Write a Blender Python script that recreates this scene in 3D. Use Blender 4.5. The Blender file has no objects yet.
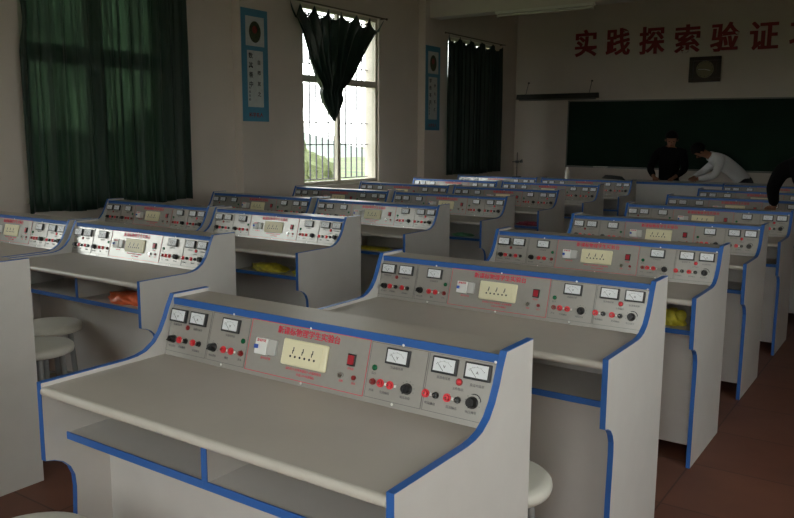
import bpy, bmesh, math, random
from mathutils import Matrix, Vector
random.seed(7)
sc = bpy.context.scene
COL = sc.collection
PI = math.pi

# ------------------------------------------------------------------ materials
def mat(name, col, rough=.5, metal=0., spec=.5, var=0., vscale=30., bump=0., bscale=80., coat=0.):
    m = bpy.data.materials.new(name); m.use_nodes = True
    nt = m.node_tree; b = nt.nodes['Principled BSDF']
    b.inputs['Base Color'].default_value = (*col, 1)
    b.inputs['Roughness'].default_value = rough
    b.inputs['Metallic'].default_value = metal
    b.inputs['Specular IOR Level'].default_value = spec
    b.inputs['Coat Weight'].default_value = coat
    tc = nt.nodes.new('ShaderNodeTexCoord')
    if var > 0:
        n = nt.nodes.new('ShaderNodeTexNoise'); n.inputs['Scale'].default_value = vscale; n.inputs['Detail'].default_value = 4
        r = nt.nodes.new('ShaderNodeValToRGB')
        r.color_ramp.elements[0].position = .3; r.color_ramp.elements[1].position = .7
        r.color_ramp.elements[0].color = (*[c*(1-var) for c in col], 1)
        r.color_ramp.elements[1].color = (*[min(1, c*(1+var)) for c in col], 1)
        nt.links.new(tc.outputs['Object'], n.inputs['Vector'])
        nt.links.new(n.outputs['Fac'], r.inputs['Fac']); nt.links.new(r.outputs['Color'], b.inputs['Base Color'])
    if bump > 0:
        n2 = nt.nodes.new('ShaderNodeTexNoise'); n2.inputs['Scale'].default_value = bscale
        bp = nt.nodes.new('ShaderNodeBump'); bp.inputs['Strength'].default_value = bump; bp.inputs['Distance'].default_value = .01
        nt.links.new(tc.outputs['Object'], n2.inputs['Vector']); nt.links.new(n2.outputs['Fac'], bp.inputs['Height'])
        nt.links.new(bp.outputs['Normal'], b.inputs['Normal'])
    return m

M = dict(
    laminate=mat('laminate_grey_white', (.605, .585, .555), .42, var=.025, vscale=9, bump=.02),
    desktop=mat('desktop_grey', (.475, .435, .385), .38, var=.03, vscale=7),
    bullnose=mat('postformed_edge', (.60, .57, .51), .35),
    blue=mat('blue_edging', (.035, .135, .44), .35),
    panel=mat('printed_aluminium', (.50, .485, .455), .26, metal=.38, var=.02, vscale=60),
    black=mat('black_plastic', (.014, .014, .015), .3),
    bezel=mat('meter_bezel', (.02, .022, .026), .3),
    face=mat('meter_face', (.80, .83, .86), .3),
    red=mat('red_plastic', (.75, .045, .06), .3),
    darkred=mat('dark_red_plastic', (.25, .02, .02), .3),
    green=mat('green_lamp_lens', (.01, .12, .05), .2),
    redprint=mat('red_print', (.62, .03, .07), .5),
    greyprint=mat('dark_print', (.10, .10, .11), .5),
    cream=mat('cream_socket', (.88, .83, .58), .35),
    white=mat('white_plastic', (.85, .85, .83), .35),
    chrome=mat('chrome', (.6, .6, .6), .2, metal=1),
    silver=mat('silver_cover', (.62, .62, .60), .45, metal=.3),
    rocker=mat('rocker_red', (.42, .02, .035), .3),
    bluetog=mat('blue_toggle', (.03, .10, .5), .3),
    stoolseat=mat('stool_seat_cream', (.70, .68, .60), .35, var=.02, vscale=12),
    steel=mat('grey_painted_steel', (.33, .34, .33), .35, metal=.3),
    wall=mat('wall_paint', (.72, .65, .58), .8, var=.03, vscale=2.5, bump=.03, bscale=25),
    ceil=mat('ceiling_paint', (.66, .63, .57), .8),
    board=mat('blackboard_green', (.009, .030, .018), .75, spec=.2, var=.2, vscale=1.5),
    alu=mat('aluminium_trim', (.22, .22, .20), .4, metal=.6),
    winframe=mat('window_frame', (.60, .55, .45), .4, var=.03),
    grille=mat('grille_iron', (.10, .09, .12), .5, metal=.3),
    rail=mat('curtain_rail', (.10, .07, .05), .5),
    redchar=mat('red_characters', (.25, .012, .017), .55),
    clockwood=mat('dark_clock_wood', (.035, .018, .008), .3, var=.3, vscale=14),
    clockface=mat('gold_clock_face', (.22, .19, .10), .3),
    posterblue=mat('poster_blue', (.085, .29, .44), .45),
    posterwhite=mat('poster_pale', (.58, .62, .60), .5, var=.06, vscale=25),
    posterdark=mat('poster_portrait', (.05, .07, .03), .5, var=.4, vscale=40),
    posterred=mat('poster_red', (.30, .05, .04), .5),
    tube=mat('fluorescent_tube', (.75, .75, .70), .3),
    lampdark=mat('dark_lamp_housing', (.035, .032, .025), .5),
    orange=mat('orange_bag_film', (.75, .16, .06), .35, var=.25, vscale=22),
    yellow=mat('yellow_bag_film', (.62, .56, .05), .35, var=.3, vscale=25),
    greenbag=mat('green_bag_film', (.15, .42, .20), .35, var=.3, vscale=25),
    pinkbag=mat('pink_bag_film', (.45, .08, .12), .35, var=.3, vscale=25),
    skin=mat('skin', (.30, .14, .085), .6, spec=.3),
    hair=mat('black_hair', (.006, .005, .0045), .7, spec=.1),
    jacket=mat('black_jacket_cloth', (.0045, .0045, .005), .9, spec=.1, bump=.1, bscale=30),
    shirt=mat('white_shirt_cloth', (.66, .66, .66), .8, bump=.15, bscale=14),
    trousers=mat('dark_trousers', (.012, .013, .018), .8),
    shoe=mat('black_shoe', (.01, .01, .01), .4),
    eye=mat('eye', (.02, .015, .012), .2),
    tree=mat('foliage', (.085, .10, .035), .8, var=.4, vscale=1.2),
    trunk=mat('bark', (.12, .08, .05), .9),
    chalk=mat('chalk_white', (.7, .7, .6), .8),
)

# floor: reddish-brown tiles
def floor_mat():
    m = bpy.data.materials.new('red_brown_floor_tiles'); m.use_nodes = True; nt = m.node_tree; b = nt.nodes['Principled BSDF']
    tc = nt.nodes.new('ShaderNodeTexCoord')
    br = nt.nodes.new('ShaderNodeTexBrick'); br.offset = 0; br.inputs['Scale'].default_value = 1
    br.inputs['Brick Width'].default_value = .5; br.inputs['Row Height'].default_value = .5; br.inputs['Mortar Size'].default_value = .004
    br.inputs['Color1'].default_value = (.26, .105, .068, 1); br.inputs['Color2'].default_value = (.235, .092, .060, 1); br.inputs['Mortar'].default_value = (.13, .055, .038, 1)
    n = nt.nodes.new('ShaderNodeTexNoise'); n.inputs['Scale'].default_value = 3; n.inputs['Detail'].default_value = 5
    mx = nt.nodes.new('ShaderNodeMix'); mx.data_type = 'RGBA'; mx.blend_type = 'MULTIPLY'; mx.inputs[0].default_value = .5
    nt.links.new(tc.outputs['Object'], br.inputs['Vector']); nt.links.new(tc.outputs['Object'], n.inputs['Vector'])
    nt.links.new(br.outputs['Color'], mx.inputs[6]); nt.links.new(n.outputs['Fac'], mx.inputs[7]); nt.links.new(mx.outputs[2], b.inputs['Base Color'])
    b.inputs['Roughness'].default_value = .5
    return m
M['floor'] = floor_mat()

def curtain_mat(name, col, trans, see=None):
    m = bpy.data.materials.new(name); m.use_nodes = True; nt = m.node_tree
    for n in list(nt.nodes): nt.nodes.remove(n)
    out = nt.nodes.new('ShaderNodeOutputMaterial'); d = nt.nodes.new('ShaderNodeBsdfPrincipled'); t = nt.nodes.new('ShaderNodeBsdfTranslucent')
    d.inputs['Roughness'].default_value = .6; d.inputs['Base Color'].default_value = (*col, 1); d.inputs['Sheen Weight'].default_value = .2
    t.inputs['Color'].default_value = (*trans, 1)
    tc = nt.nodes.new('ShaderNodeTexCoord'); mp = nt.nodes.new('ShaderNodeMapping'); mp.inputs['Scale'].default_value = (1, 26, 1.2)
    n = nt.nodes.new('ShaderNodeTexNoise'); n.inputs['Scale'].default_value = 1; n.inputs['Detail'].default_value = 3
    r = nt.nodes.new('ShaderNodeMapRange'); r.inputs[3].default_value = .1; r.inputs[4].default_value = 1.8
    mm = nt.nodes.new('ShaderNodeMix'); mm.data_type = 'RGBA'; mm.blend_type = 'MULTIPLY'; mm.inputs[0].default_value = 1
    nt.links.new(tc.outputs['Object'], mp.inputs[0]); nt.links.new(mp.outputs[0], n.inputs['Vector']); nt.links.new(n.outputs['Fac'], r.inputs[0])
    mm.inputs[6].default_value = (*trans, 1); nt.links.new(r.outputs[0], mm.inputs[7]); nt.links.new(mm.outputs[2], t.inputs['Color'])
    a = nt.nodes.new('ShaderNodeAddShader'); nt.links.new(d.outputs[0], a.inputs[0]); nt.links.new(t.outputs[0], a.inputs[1])
    if see:
        tr = nt.nodes.new('ShaderNodeBsdfTransparent'); m2 = nt.nodes.new('ShaderNodeMix'); m2.data_type = 'RGBA'; m2.blend_type = 'MULTIPLY'; m2.inputs[0].default_value = 1
        m2.inputs[6].default_value = (*see, 1); nt.links.new(r.outputs[0], m2.inputs[7]); nt.links.new(m2.outputs[2], tr.inputs[0])
        a2 = nt.nodes.new('ShaderNodeAddShader'); nt.links.new(a.outputs[0], a2.inputs[0]); nt.links.new(tr.outputs[0], a2.inputs[1]); a = a2
    nt.links.new(a.outputs[0], out.inputs[0])
    return m
M['curtain_thin'] = curtain_mat('dark_green_curtain_thin', (.010, .032, .020), (.003, .008, .0045), (.045, .062, .044))
M['curtain_dark'] = curtain_mat('dark_green_curtain', (.008, .026, .018), (.004, .012, .009))
M['curtain_far'] = curtain_mat('far_green_curtain', (.006, .022, .014), (.003, .010, .007))
M['curtain_dark'].node_tree.nodes['Principled BSDF'].inputs['Roughness'].default_value = .35

def glass_mat():
    m = bpy.data.materials.new('window_glass'); m.use_nodes = True; nt = m.node_tree
    for n in list(nt.nodes): nt.nodes.remove(n)
    out = nt.nodes.new('ShaderNodeOutputMaterial'); t = nt.nodes.new('ShaderNodeBsdfTransparent'); g = nt.nodes.new('ShaderNodeBsdfGlossy')
    t.inputs[0].default_value = (.94, .97, .96, 1); g.inputs['Roughness'].default_value = .03
    x = nt.nodes.new('ShaderNodeMixShader'); x.inputs[0].default_value = .04
    nt.links.new(t.outputs[0], x.inputs[1]); nt.links.new(g.outputs[0], x.inputs[2]); nt.links.new(x.outputs[0], out.inputs[0])
    return m
M['glass'] = glass_mat()

# ------------------------------------------------------------------ helpers
def link(o, parent=None):
    COL.objects.link(o)
    if parent is not None: o.parent = parent
    return o
def obj(name, bm, m, parent=None, label=None, smooth=False, mtx=None):
    if isinstance(bm, bmesh.types.BMesh):
        if mtx is not None: bm.transform(mtx)
        bmesh.ops.recalc_face_normals(bm, faces=bm.faces)
        me = bpy.data.meshes.new(name); bm.to_mesh(me); bm.free()
    else:
        me = bm
        if mtx is not None: me.transform(mtx)
    me.materials.clear(); me.materials.append(M[m])
    if smooth:
        for p in me.polygons: p.use_smooth = True
        if smooth != 'all':
            try: me.set_sharp_from_angle(angle=math.radians(35))
            except Exception: pass
    o = bpy.data.objects.new(name, me); link(o, parent)
    if label: o['label'] = label
    return o
def thing(name, label, cat, loc=(0, 0, 0), rz=0, group=None):
    o = bpy.data.objects.new(name, None); o.empty_display_size = .1; link(o)
    o.location = loc; o.rotation_euler = (0, 0, rz)
    return tag(o, label, cat, group)
def tag(o, label, cat, group=None, kind=None):
    o['label'] = label; o['category'] = cat
    if group: o['group'] = group
    if kind: o['kind'] = kind
    return o
def struct(name, bm, m, parent=None, **k):
    o = obj(name, bm, m, parent, **k)
    if parent is None: o['kind'] = 'structure'
    return o
def copy_tree(o, parent=None):
    c = o.copy(); COL.objects.link(c); c.parent = parent
    for ch in o.children: copy_tree(ch, c)
    return c
def B(): return bmesh.new()
def box(bm, x0, x1, y0, y1, z0, z1, bev=0, seg=2):
    g = bmesh.ops.create_cube(bm, size=1)
    vs = g['verts']
    for v in vs:
        v.co = Vector(((x0+x1)/2+v.co.x*(x1-x0), (y0+y1)/2+v.co.y*(y1-y0), (z0+z1)/2+v.co.z*(z1-z0)))
    if bev > 0:
        es = list({e for v in vs for e in v.link_edges})
        bmesh.ops.bevel(bm, geom=es, offset=bev, segments=seg, affect='EDGES', profile=.5)
    return bm
def cyl(bm, p0, p1, r0, r1=None, n=16, cap=True):
    p0 = Vector(p0); p1 = Vector(p1); r1 = r0 if r1 is None else r1
    d = p1-p0; q = d.to_track_quat('Z', 'Y').to_matrix().to_4x4(); q.translation = (p0+p1)/2
    bmesh.ops.create_cone(bm, cap_ends=cap, cap_tris=False, segments=n, radius1=r0, radius2=r1, depth=d.length, matrix=q)
    return bm
def prism(bm, pts, x0, x1):
    """pts in (y,z), extruded along x"""
    a = [bm.verts.new((x0, y, z)) for y, z in pts]; b = [bm.verts.new((x1, y, z)) for y, z in pts]
    n = len(pts); bm.faces.new(a); bm.faces.new(b[::-1])
    for i in range(n): bm.faces.new((a[i], b[i], b[(i+1) % n], a[(i+1) % n]))
    return bm
def strip(bm, pts, x0, x1, th):
    """a band following an open (y,z) polyline, thickness th outwards to the left of travel"""
    out = []
    for i, p in enumerate(pts):
        a = Vector(pts[max(0, i-1)]); c = Vector(pts[min(len(pts)-1, i+1)])
        d = (c-a).normalized(); out.append((p[0]-d.y*th, p[1]+d.x*th))
    n = len(pts)
    L0 = [bm.verts.new((x0, *p)) for p in pts]; L1 = [bm.verts.new((x1, *p)) for p in pts]
    O0 = [bm.verts.new((x0, *p)) for p in out]; O1 = [bm.verts.new((x1, *p)) for p in out]
    for i in range(n-1):
        for q in ((O0[i], O0[i+1], O1[i+1], O1[i]), (L0[i], L1[i], L1[i+1], L0[i+1]), (L0[i], L0[i+1], O0[i+1], O0[i]), (L1[i], O1[i], O1[i+1], L1[i+1])):
            bm.faces.new(q)
    bm.faces.new((L0[0], O0[0], O1[0], L1[0])); bm.faces.new((L0[-1], L1[-1], O1[-1], O0[-1]))
    return bm
def lathe(bm, prof, n=32, c=(0, 0, 0)):
    rings = []
    for r, z in prof:
        if r < 1e-6: rings.append([bm.verts.new((c[0], c[1], c[2]+z))])
        else: rings.append([bm.verts.new((c[0]+r*math.cos(2*PI*i/n), c[1]+r*math.sin(2*PI*i/n), c[2]+z)) for i in range(n)])
    for a, b in zip(rings, rings[1:]):
        for i in range(n):
            j = (i+1) % n
            if len(a) == 1 and len(b) == 1: continue
            if len(a) == 1: bm.faces.new((a[0], b[i], b[j]))
            elif len(b) == 1: bm.faces.new((a[i], a[j], b[0]))
            else: bm.faces.new((a[i], a[j], b[j], b[i]))
    return bm
def tube_path(bm, pts, r, n=8):
    for a, b in zip(pts, pts[1:]): cyl(bm, a, b, r, n=n)
    for p in pts[1:-1]:
        bmesh.ops.create_uvsphere(bm, u_segments=n, v_segments=6, radius=r, matrix=Matrix.Translation(p))
    return bm
def text_bm(bm, body, x, y, size, bold=0., extr=.0004, mtx=Matrix.Identity(4), align='CENTER', res=1, squash=1.):
    cu = bpy.data.curves.new('t', 'FONT'); cu.body = body; cu.size = size; cu.align_x = align; cu.align_y = 'CENTER'
    cu.offset = bold; cu.extrude = extr; cu.resolution_u = res
    o = bpy.data.objects.new('t', cu); COL.objects.link(o)
    dg = bpy.context.evaluated_depsgraph_get(); dg.update()
    me = bpy.data.meshes.new_from_object(o.evaluated_get(dg))
    me.transform(mtx @ Matrix.Translation((x, y, 0)) @ Matrix.Diagonal((squash, 1, 1, 1)))
    bm.from_mesh(me)
    bpy.data.objects.remove(o); bpy.data.curves.remove(cu); bpy.data.meshes.remove(me)
    return bm

# ------------------------------------------------------------------ camera (recovered from the photograph)
CAMP = Vector((.8317, -1.6916, 1.5144)); yaw, pitch, roll, fpx = .6001, .1532, .0050, 781.57
Fv = Vector((-math.sin(yaw)*math.cos(pitch), math.cos(yaw)*math.cos(pitch), -math.sin(pitch)))
Rv = Vector((math.cos(yaw), math.sin(yaw), 0)); Uv = Rv.cross(Fv)
R2 = Rv*math.cos(roll)+Uv*math.sin(roll); U2 = -Rv*math.sin(roll)+Uv*math.cos(roll)
cd = bpy.data.cameras.new('camera'); cd.sensor_width = 36; cd.lens = fpx*36/794; cd.clip_start = .05; cd.clip_end = 500
cam = bpy.data.objects.new('camera', cd); COL.objects.link(cam)
mw = Matrix((R2, U2, -Fv)).transposed().to_4x4(); mw.translation = CAMP
cam.matrix_world = mw; sc.camera = cam

# ------------------------------------------------------------------ lab desk
W, P, T = 1.24, 1.1726, 1.0
HD = .82            # height of the desk side above the worktop
E_ = .012
side_top = [(-.495, HD), (-.20, HD), (-.165, HD+.003), (-.13, HD+.012), (-.095, HD+.034), (-.068, HD+.066), (-.047, HD+.105), (-.030, HD+.145), (-.012, T), ]
front_low = [(-.415, 0), (-.41, .30), (-.402, .475), (-.405, .515), (-.418, .545), (-.44, .568), (-.468, .582), (-.495, .588)]
outline = front_low + side_top + [(.14, T), (.14, 0)]
pb = Vector((0, -.058, .812)); pe = Vector((0, -.008, .982)) - pb
pl = pe.length; pe.normalize(); pn = Vector((1, 0, 0)).cross(pe)
PM = Matrix((Vector((1, 0, 0)), pe, pn)).transposed().to_4x4(); PM.translation = pb     # panel frame: u, v, outward

def rbox(bm, u0, u1, v0, v1, w0, w1, r=0): return box(bm, u0, u1, v0, v1, w0, w1, r)
def make_desk():
    t = thing('lab_desk', 'x', 'lab desk')
    for x0 in (0, W-.018):
        sd = obj('side_panel', prism(B(), outline, x0, x0+.018), 'laminate', t)
        obj('edge_band', strip(B(), front_low+side_top+[(.14, T)], x0-.0005, x0+.0185, .002), 'blue', sd, label='blue edge band')
    # worktop with a rounded front
    a, zt, zb = -.50, HD-E_, HD-E_-.025
    prof = [(a+.014+.0125*math.cos(th), (zt+zb)/2+.0125*math.sin(th)) for th in [PI/2+PI*i/8 for i in range(9)]]
    prof = [(-.05, zt)] + prof + [(-.05, zb)]
    dt = obj('desktop', prism(B(), prof, .018, W-.018), 'desktop', t, smooth=True)
    bp2 = [(a+.014+.0131*math.cos(th), (zt+zb)/2+.0131*math.sin(th)) for th in [PI/2+PI*i/8 for i in range(9)]]
    bp2 = [(a+.016, zt+.0006)]+bp2+[(a+.016, zb-.0006)]
    obj('front_edge', prism(B(), bp2, .0182, W-.0182), 'bullnose', dt, smooth=True, label='pale rounded front edge')
    sh = obj('storage_shelf', box(B(), .018, W-.018, -.421, -.12, .636, .652), 'laminate', t)
    obj('edge_band', box(B(), .018, W-.018, -.425, -.421, .633, .655), 'blue', sh, label='blue edge band')
    dv = obj('shelf_divider', box(B(), W/2-.021, W/2-.003, -.421, -.12, .652, zb), 'laminate', t)
    obj('edge_band', box(B(), W/2-.022, W/2-.002, -.424, -.421, .652, zb), 'blue', dv, label='blue edge band')
    obj('shelf_back', box(B(), .018, W-.018, -.12, -.105, .652, zb), 'laminate', t)
    obj('modesty_panel', box(B(), .018, W-.018, -.285, -.270, .06, .636), 'laminate', t)
    obj('back_panel', box(B(), .018, W-.018, .118, .134, .04, T-.02), 'laminate', t)
    tb = obj('top_board', box(B(), .018, W-.018, -.008, .135, T-.030, T-.012), 'desktop', t)
    obj('edge_band', box(B(), .018, W-.018, -.013, -.008, T-.032, T-.010), 'blue', tb, label='blue edge band')
    pan = obj('control_panel', rbox(B(), .018, W-.018, -.004, pl-.012, -.004, .0), 'panel', t, mtx=PM)
    # module plates
    def plate(u0, u1, v0, v1, line, wl=.0018):
        pp = obj('module_plate', rbox(B(), u0, u1, v0, v1, 0, .0012), 'panel', t, mtx=PM)
        b = B(); z0, z1 = .0012, .0016
        for q in ((u0, u1, v0, v0+wl), (u0, u1, v1-wl, v1), (u0, u0+wl, v0+wl, v1-wl), (u1-wl, u1, v0+wl, v1-wl)): rbox(b, *q, z0, z1)
        obj('printed_frame', b, line, pp, mtx=PM)
    plate(.020, .207, .010, .160, 'greyprint', .0012); plate(.212, .378, .010, .160, 'greyprint', .0012)
    plate(.383, .832, .008, .163, 'redprint'); plate(.836, 1.018, .010, .160, 'greyprint', .0012); plate(1.022, 1.218, .010, .160, 'greyprint', .0012)
    # meters
    for k, (u, v) in enumerate([(.0605, .1275), (.1535, .1285), (.3015, .1285), (.929, .1305), (1.074, .132), (1.169, .1325)]):
        m = obj('panel_meter', rbox(B(), u-.0365, u+.0365, v-.0215, v+.0215, .001, .012, .0015), 'bezel', t, mtx=PM)
        obj('dial', rbox(B(), u-.031, u+.031, v-.0155, v+.0175, .012, .0126), 'face', m, mtx=PM, label='white dial')
        b = B()
        for i in range(13):
            th = math.radians(145-110*i/12); ln = .0035 if i % 3 == 0 else .002
            c, s = math.cos(th), math.sin(th)
            r0 = .023; p0 = Vector((u+r0*c*1.05, v-.012+r0*s*.95)); p1 = Vector((u+(r0+ln)*c*1.05, v-.012+(r0+ln)*s*.95))
            d = (p1-p0).normalized()*.0005; nn = Vector((-d.y, d.x))
            vs = [b.verts.new((*q, .0131)) for q in (p0+nn, p1+nn, p1-nn, p0-nn)]; b.faces.new(vs)
        text_bm(b, 'V' if k in (0, 2, 3, 4) else 'A', u+.002, v-.003, .011, mtx=Matrix.Translation((0, 0, .0127)))
        obj('scale_marks', b, 'greyprint', m, mtx=PM)
        b = B(); cyl(b, (u, v-.014, .0132), (u-.020, v+.006, .0132), .0005, n=5)
        obj('needle', b, 'black', m, mtx=PM)
    # indicator lamps
    for u, v, mm, r in [(.106, .094, 'darkred', .0065), (1.1195, .0985, 'red', .0075), (.3595, .0885, 'green', .0065), (.8575, .0915, 'green', .0065)]:
        b = B(); cyl(b, (u, v, .001), (u, v, .004), r*1.25, n=16); l = obj('indicator_lamp', b, 'darkred' if mm != 'green' else 'green', t, mtx=PM)
        b = B(); lathe(b, [(0, .0075), (r*.6, .0068), (r, .004)], 14, (u, v, 0)); obj('lens', b, mm, l, mtx=PM, smooth=True)
    # knobs
    for u, v, r in [(.049, .050, .0135), (.2375, .051, .0145), (.9705, .0535, .0150), (1.165, .055, .0155)]:
        b = B(); lathe(b, [(0, .020), (r*.72, .020), (r*.8, .018), (r*.86, .005), (r, .004), (r, .001)], 20, (u, v, 0))
        kn = obj('control_knob', b, 'black', t, mtx=PM, smooth=True)
        b = B(); rbox(b, -r*.85, r*.85, -.002, .002, .0195, .0235, .0008); b.transform(Matrix.Translation((u, v, 0)) @ Matrix.Rotation(.5+u, 4, 'Z'))
        obj('grip_ridge', b, 'black', kn, mtx=PM)
        b = B()
        for i in range(8):
            th = math.radians(-20+220*i/7); c, s = math.cos(th), math.sin(th)
            if u > .9 or i % 2 == 0: bmesh.ops.create_circle(b, cap_ends=True, radius=.0014, segments=6, matrix=Matrix.Translation((u+c*(r+.0055), v+s*(r+.0055), .0018)))
        obj('position_marks', b, 'greyprint', kn, mtx=PM)
    b = B(); ring = [(1.169+.0195*math.cos(a_), .059+.019*math.sin(a_)) for a_ in [math.radians(q) for q in range(5, 120, 10)]]
    for (x0, y0), (x1, y1) in zip(ring, ring[1:]):
        k0 = .85; vs = [b.verts.new(q) for q in ((x0, y0, .0019), (x1, y1, .0019), (1.169+(x1-1.169)*k0, .059+(y1-.059)*k0, .0019), (1.169+(x0-1.169)*k0, .059+(y0-.059)*k0, .0019))]; b.faces.new(vs)
    obj('scale_arc', b, 'black', t, mtx=PM, label='black arc around the last knob')
    # binding posts
    for u, mm in [(.0775, 'red'), (.108, 'black'), (.142, 'red'), (.1705, 'black'), (.2825, 'red'), (.3155, 'red'), (.359, 'darkred'),
                  (.8585, 'darkred'), (.884, 'red'), (.915, 'red'), (1.0275, 'red'), (1.058, 'black'), (1.092, 'red'), (1.1225, 'black')]:
        v = .0505 if u < .5 else .0535
        b = B(); lathe(b, [(0, .012), (.0035, .012), (.0035, .0105), (.0075, .010), (.0082, .003), (.0095, .003), (.0095, .001)], 8, (u, v, 0))
        po = obj('binding_post', b, mm, t, mtx=PM)
        b = B(); cyl(b, (u, v, .011), (u, v, .0135), .0022, n=8); obj('metal_tip', b, 'chrome', po, mtx=PM)
        if mm == 'red':
            b = B(); cyl(b, (u, v, .0012), (u, v, .0045), .0112, n=12); obj('terminal_base', b, 'red', po, mtx=PM)
            b = B(); box(b, u+.0135, u+.0195, v-.0035, v+.0035, .0012, .0035); obj('terminal_glint', b, 'white', po, mtx=PM, label='white highlight')  # white block stands in for the highlight beside the post
    # breaker
    br = obj('circuit_breaker', rbox(B(), .423, .470, .062, .111, .001, .016, .002), 'white', t, mtx=PM)
    obj('metal_cover', rbox(B(), .470, .502, .064, .110, .001, .012, .002), 'silver', br, mtx=PM, label='shiny metal half')
    obj('toggle', rbox(B(), .4265, .4375, .078, .090, .016, .024, .001), 'bluetog', br, mtx=PM, label='blue toggle')
    b = B(); text_bm(b, '漏电开关', .447, .103, .009, .0002, mtx=Matrix.Translation((0, 0, .0162))); obj('lettering', b, 'redprint', br, mtx=PM)
    # socket
    so = obj('socket_plate', rbox(B(), .526, .696, .048, .124, .001, .010, .005), 'cream', t, mtx=PM)
    obj('socket_inset', rbox(B(), .545, .678, .058, .114, .010, .0112, .001), 'cream', so, mtx=PM)
    b = B()
    for i in range(3):
        c = .565+i*.036+.002
        for du in (0, .018):
            cyl(b, (c+du-.004, .075, .0110), (c+du-.004, .075, .0116), .0036, n=10)
        rbox(b, c+.0035, c+.0065, .090, .102, .0110, .0116); rbox(b, c+.001, c+.004, .083, .093, .0110, .0116)
    obj('socket_holes', b, 'black', so, mtx=PM)
    # title lettering, captions
    b = B()
    for k, (dx, dy) in enumerate(((-.0005, 0), (.0005, 0), (0, .0004))): text_bm(b, '新课标物理学生实验台', .6095+dx, .1430+dy, .0245, .0002, mtx=Matrix.Translation((0, 0, .0014+.00025*k)), squash=.97)
    obj('title_lettering', b, 'redprint', t, mtx=PM, label='red title lettering')
    Z = Matrix.Translation((0, 0, .0014))
    for s, u, v, z in [('漏电保护器', .460, .052, .0080), ('请勿将大功率电器插入本插座使用', .612, .038, .0090), ('交流220V电源输出', .622, .025, .0085),
                       ('总电源', .777, .074, .0075), ('保险', .751, .036, .0075), ('指示', .795, .036, .0075)]:
        b = B(); text_bm(b, s, u, v, z, 0, mtx=Z); obj('caption', b, 'redprint', t, mtx=PM, label='red caption')
    for s, u, v in [('直流电压表', .056, .098), ('直流电流表', .153, .094), ('交流电压表', .300, .096), ('交流电压表', .927, .100), ('直流电压表', 1.072, .100), ('直流电流表', 1.170, .097),
                    ('电压调节', .047, .027), ('直流输出', .094, .029), ('直流输出', .160, .027), ('电压选择', .238, .025), ('输出', .300, .027), ('开关', .357, .030),
                    ('开关', .857, .030), ('交流输出', .900, .030), ('电压选择', .966, .029), ('电流输出', 1.043, .030), ('直流输出', 1.107, .031), ('电压调节', 1.163, .030),
                    ('工作指示', 1.118, .080), ('指示', .857, .076)]:
        b = B(); text_bm(b, s, u, v, .0082, 0, mtx=Z); obj('caption', b, 'greyprint', t, mtx=PM, label='dark caption')
    sw = obj('rocker_switch', rbox(B(), .764, .791, .082, .1155, .001, .006, .001), 'black', t, mtx=PM)
    obj('rocker', rbox(B(), .7675, .7875, .086, .1115, .006, .0095, .001), 'rocker', sw, mtx=PM, label='red rocker')
    b = B(); cyl(b, (.7510, .0525, .001), (.7510, .0525, .010), .0075, n=14); fu = obj('fuse_holder', b, 'chrome', t, mtx=PM)
    obj('slot', rbox(B(), .745, .757, .0515, .0535, .010, .0105), 'black', fu, mtx=PM)
    b = B(); cyl(b, (.7945, .052, .001), (.7945, .052, .007), .0065, n=14); obj('power_lamp', b, 'darkred', t, mtx=PM)
    for u, v in [(.300, .1645), (.283, .0045), (.614, .1645), (.611, .0045), (.9366, .1645), (.930, .0055), (1.2105, .1645)]:
        b = B(); lathe(b, [(0, .003), (.003, .0025), (.0042, .001)], 10, (u, v, 0)); obj('panel_screw', b, 'white', t, mtx=PM)
    return t

desk0 = make_desk(); first = [True]
NUDGE = {(-1.24, 0): .009, (-1.24, 1): .028, (-1.24, 2): .012}
def place_desk(x, i, label, group):
    x += NUDGE.get((round(x, 3), i), 0) + ({1: .022}.get(i, 0) if round(x, 2) == -3.56 else 0) + ({1: .032}.get(i, 0) if round(x, 2) == -4.87 else 0)
    d = desk0 if first[0] else copy_tree(desk0)
    first[0] = False
    d.location = (x, i*P, 0); tag(d, label, 'lab desk', group)
    return d
XR = -W; XB = -2.3226-W; XA = -4.866
ordw = ['', 'second', 'third', 'fourth', 'fifth', 'sixth', 'seventh', 'farthest']
for i in range(8):
    l = 'grey lab desk nearest the camera, blue edging, metered control panel in full view' if i == 0 else \
        ('grey blue-edged lab desk, %s from the front in the right-hand column' % ordw[i] if i < 7 else 'grey blue-edged lab desk at the far end of the right-hand column')
    if i == 2: l = 'grey blue-edged lab desk, third in the right-hand column, yellow bag on its shelf'
    place_desk(XR, i, l, 'lab desks of the right-hand column')
place_desk(XB, 0, 'grey lab desk cut off by the left picture edge, only its plain side panel showing', 'lab desks left of the aisle')
extra = {1: ', orange bag on its shelf', 2: ', yellow bag on its shelf', 4: ', green bag on its shelf', 5: ', pink bag on its shelf'}
for i in range(1, 8):
    if i in extra: lb = 'aisle-side grey desk in the left block%s' % extra[i]
    elif i == 3: lb = 'aisle-side desk between the one with yellow and the one with green bags'
    elif i == 6: lb = 'aisle-side lab desk of the left block, just before the farthest row'
    else: lb = 'aisle-side lab desk in the farthest row of the left block, dark cable coil on top'
    place_desk(XB, i, lb, 'lab desks left of the aisle')
    la = {1: 'window-side lab desk of the left block, nearest, partly cut off by the left picture edge',
          2: 'window-side lab desk right below the first dark green curtained window',
          7: 'window-side lab desk in the farthest row of the left block, retort stand on top'}.get(i,
          'window-side lab desk of the left block, %s row from the front' % ordw[i-1])
    place_desk(XA, i, la, 'lab desks left of the aisle')

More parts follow.
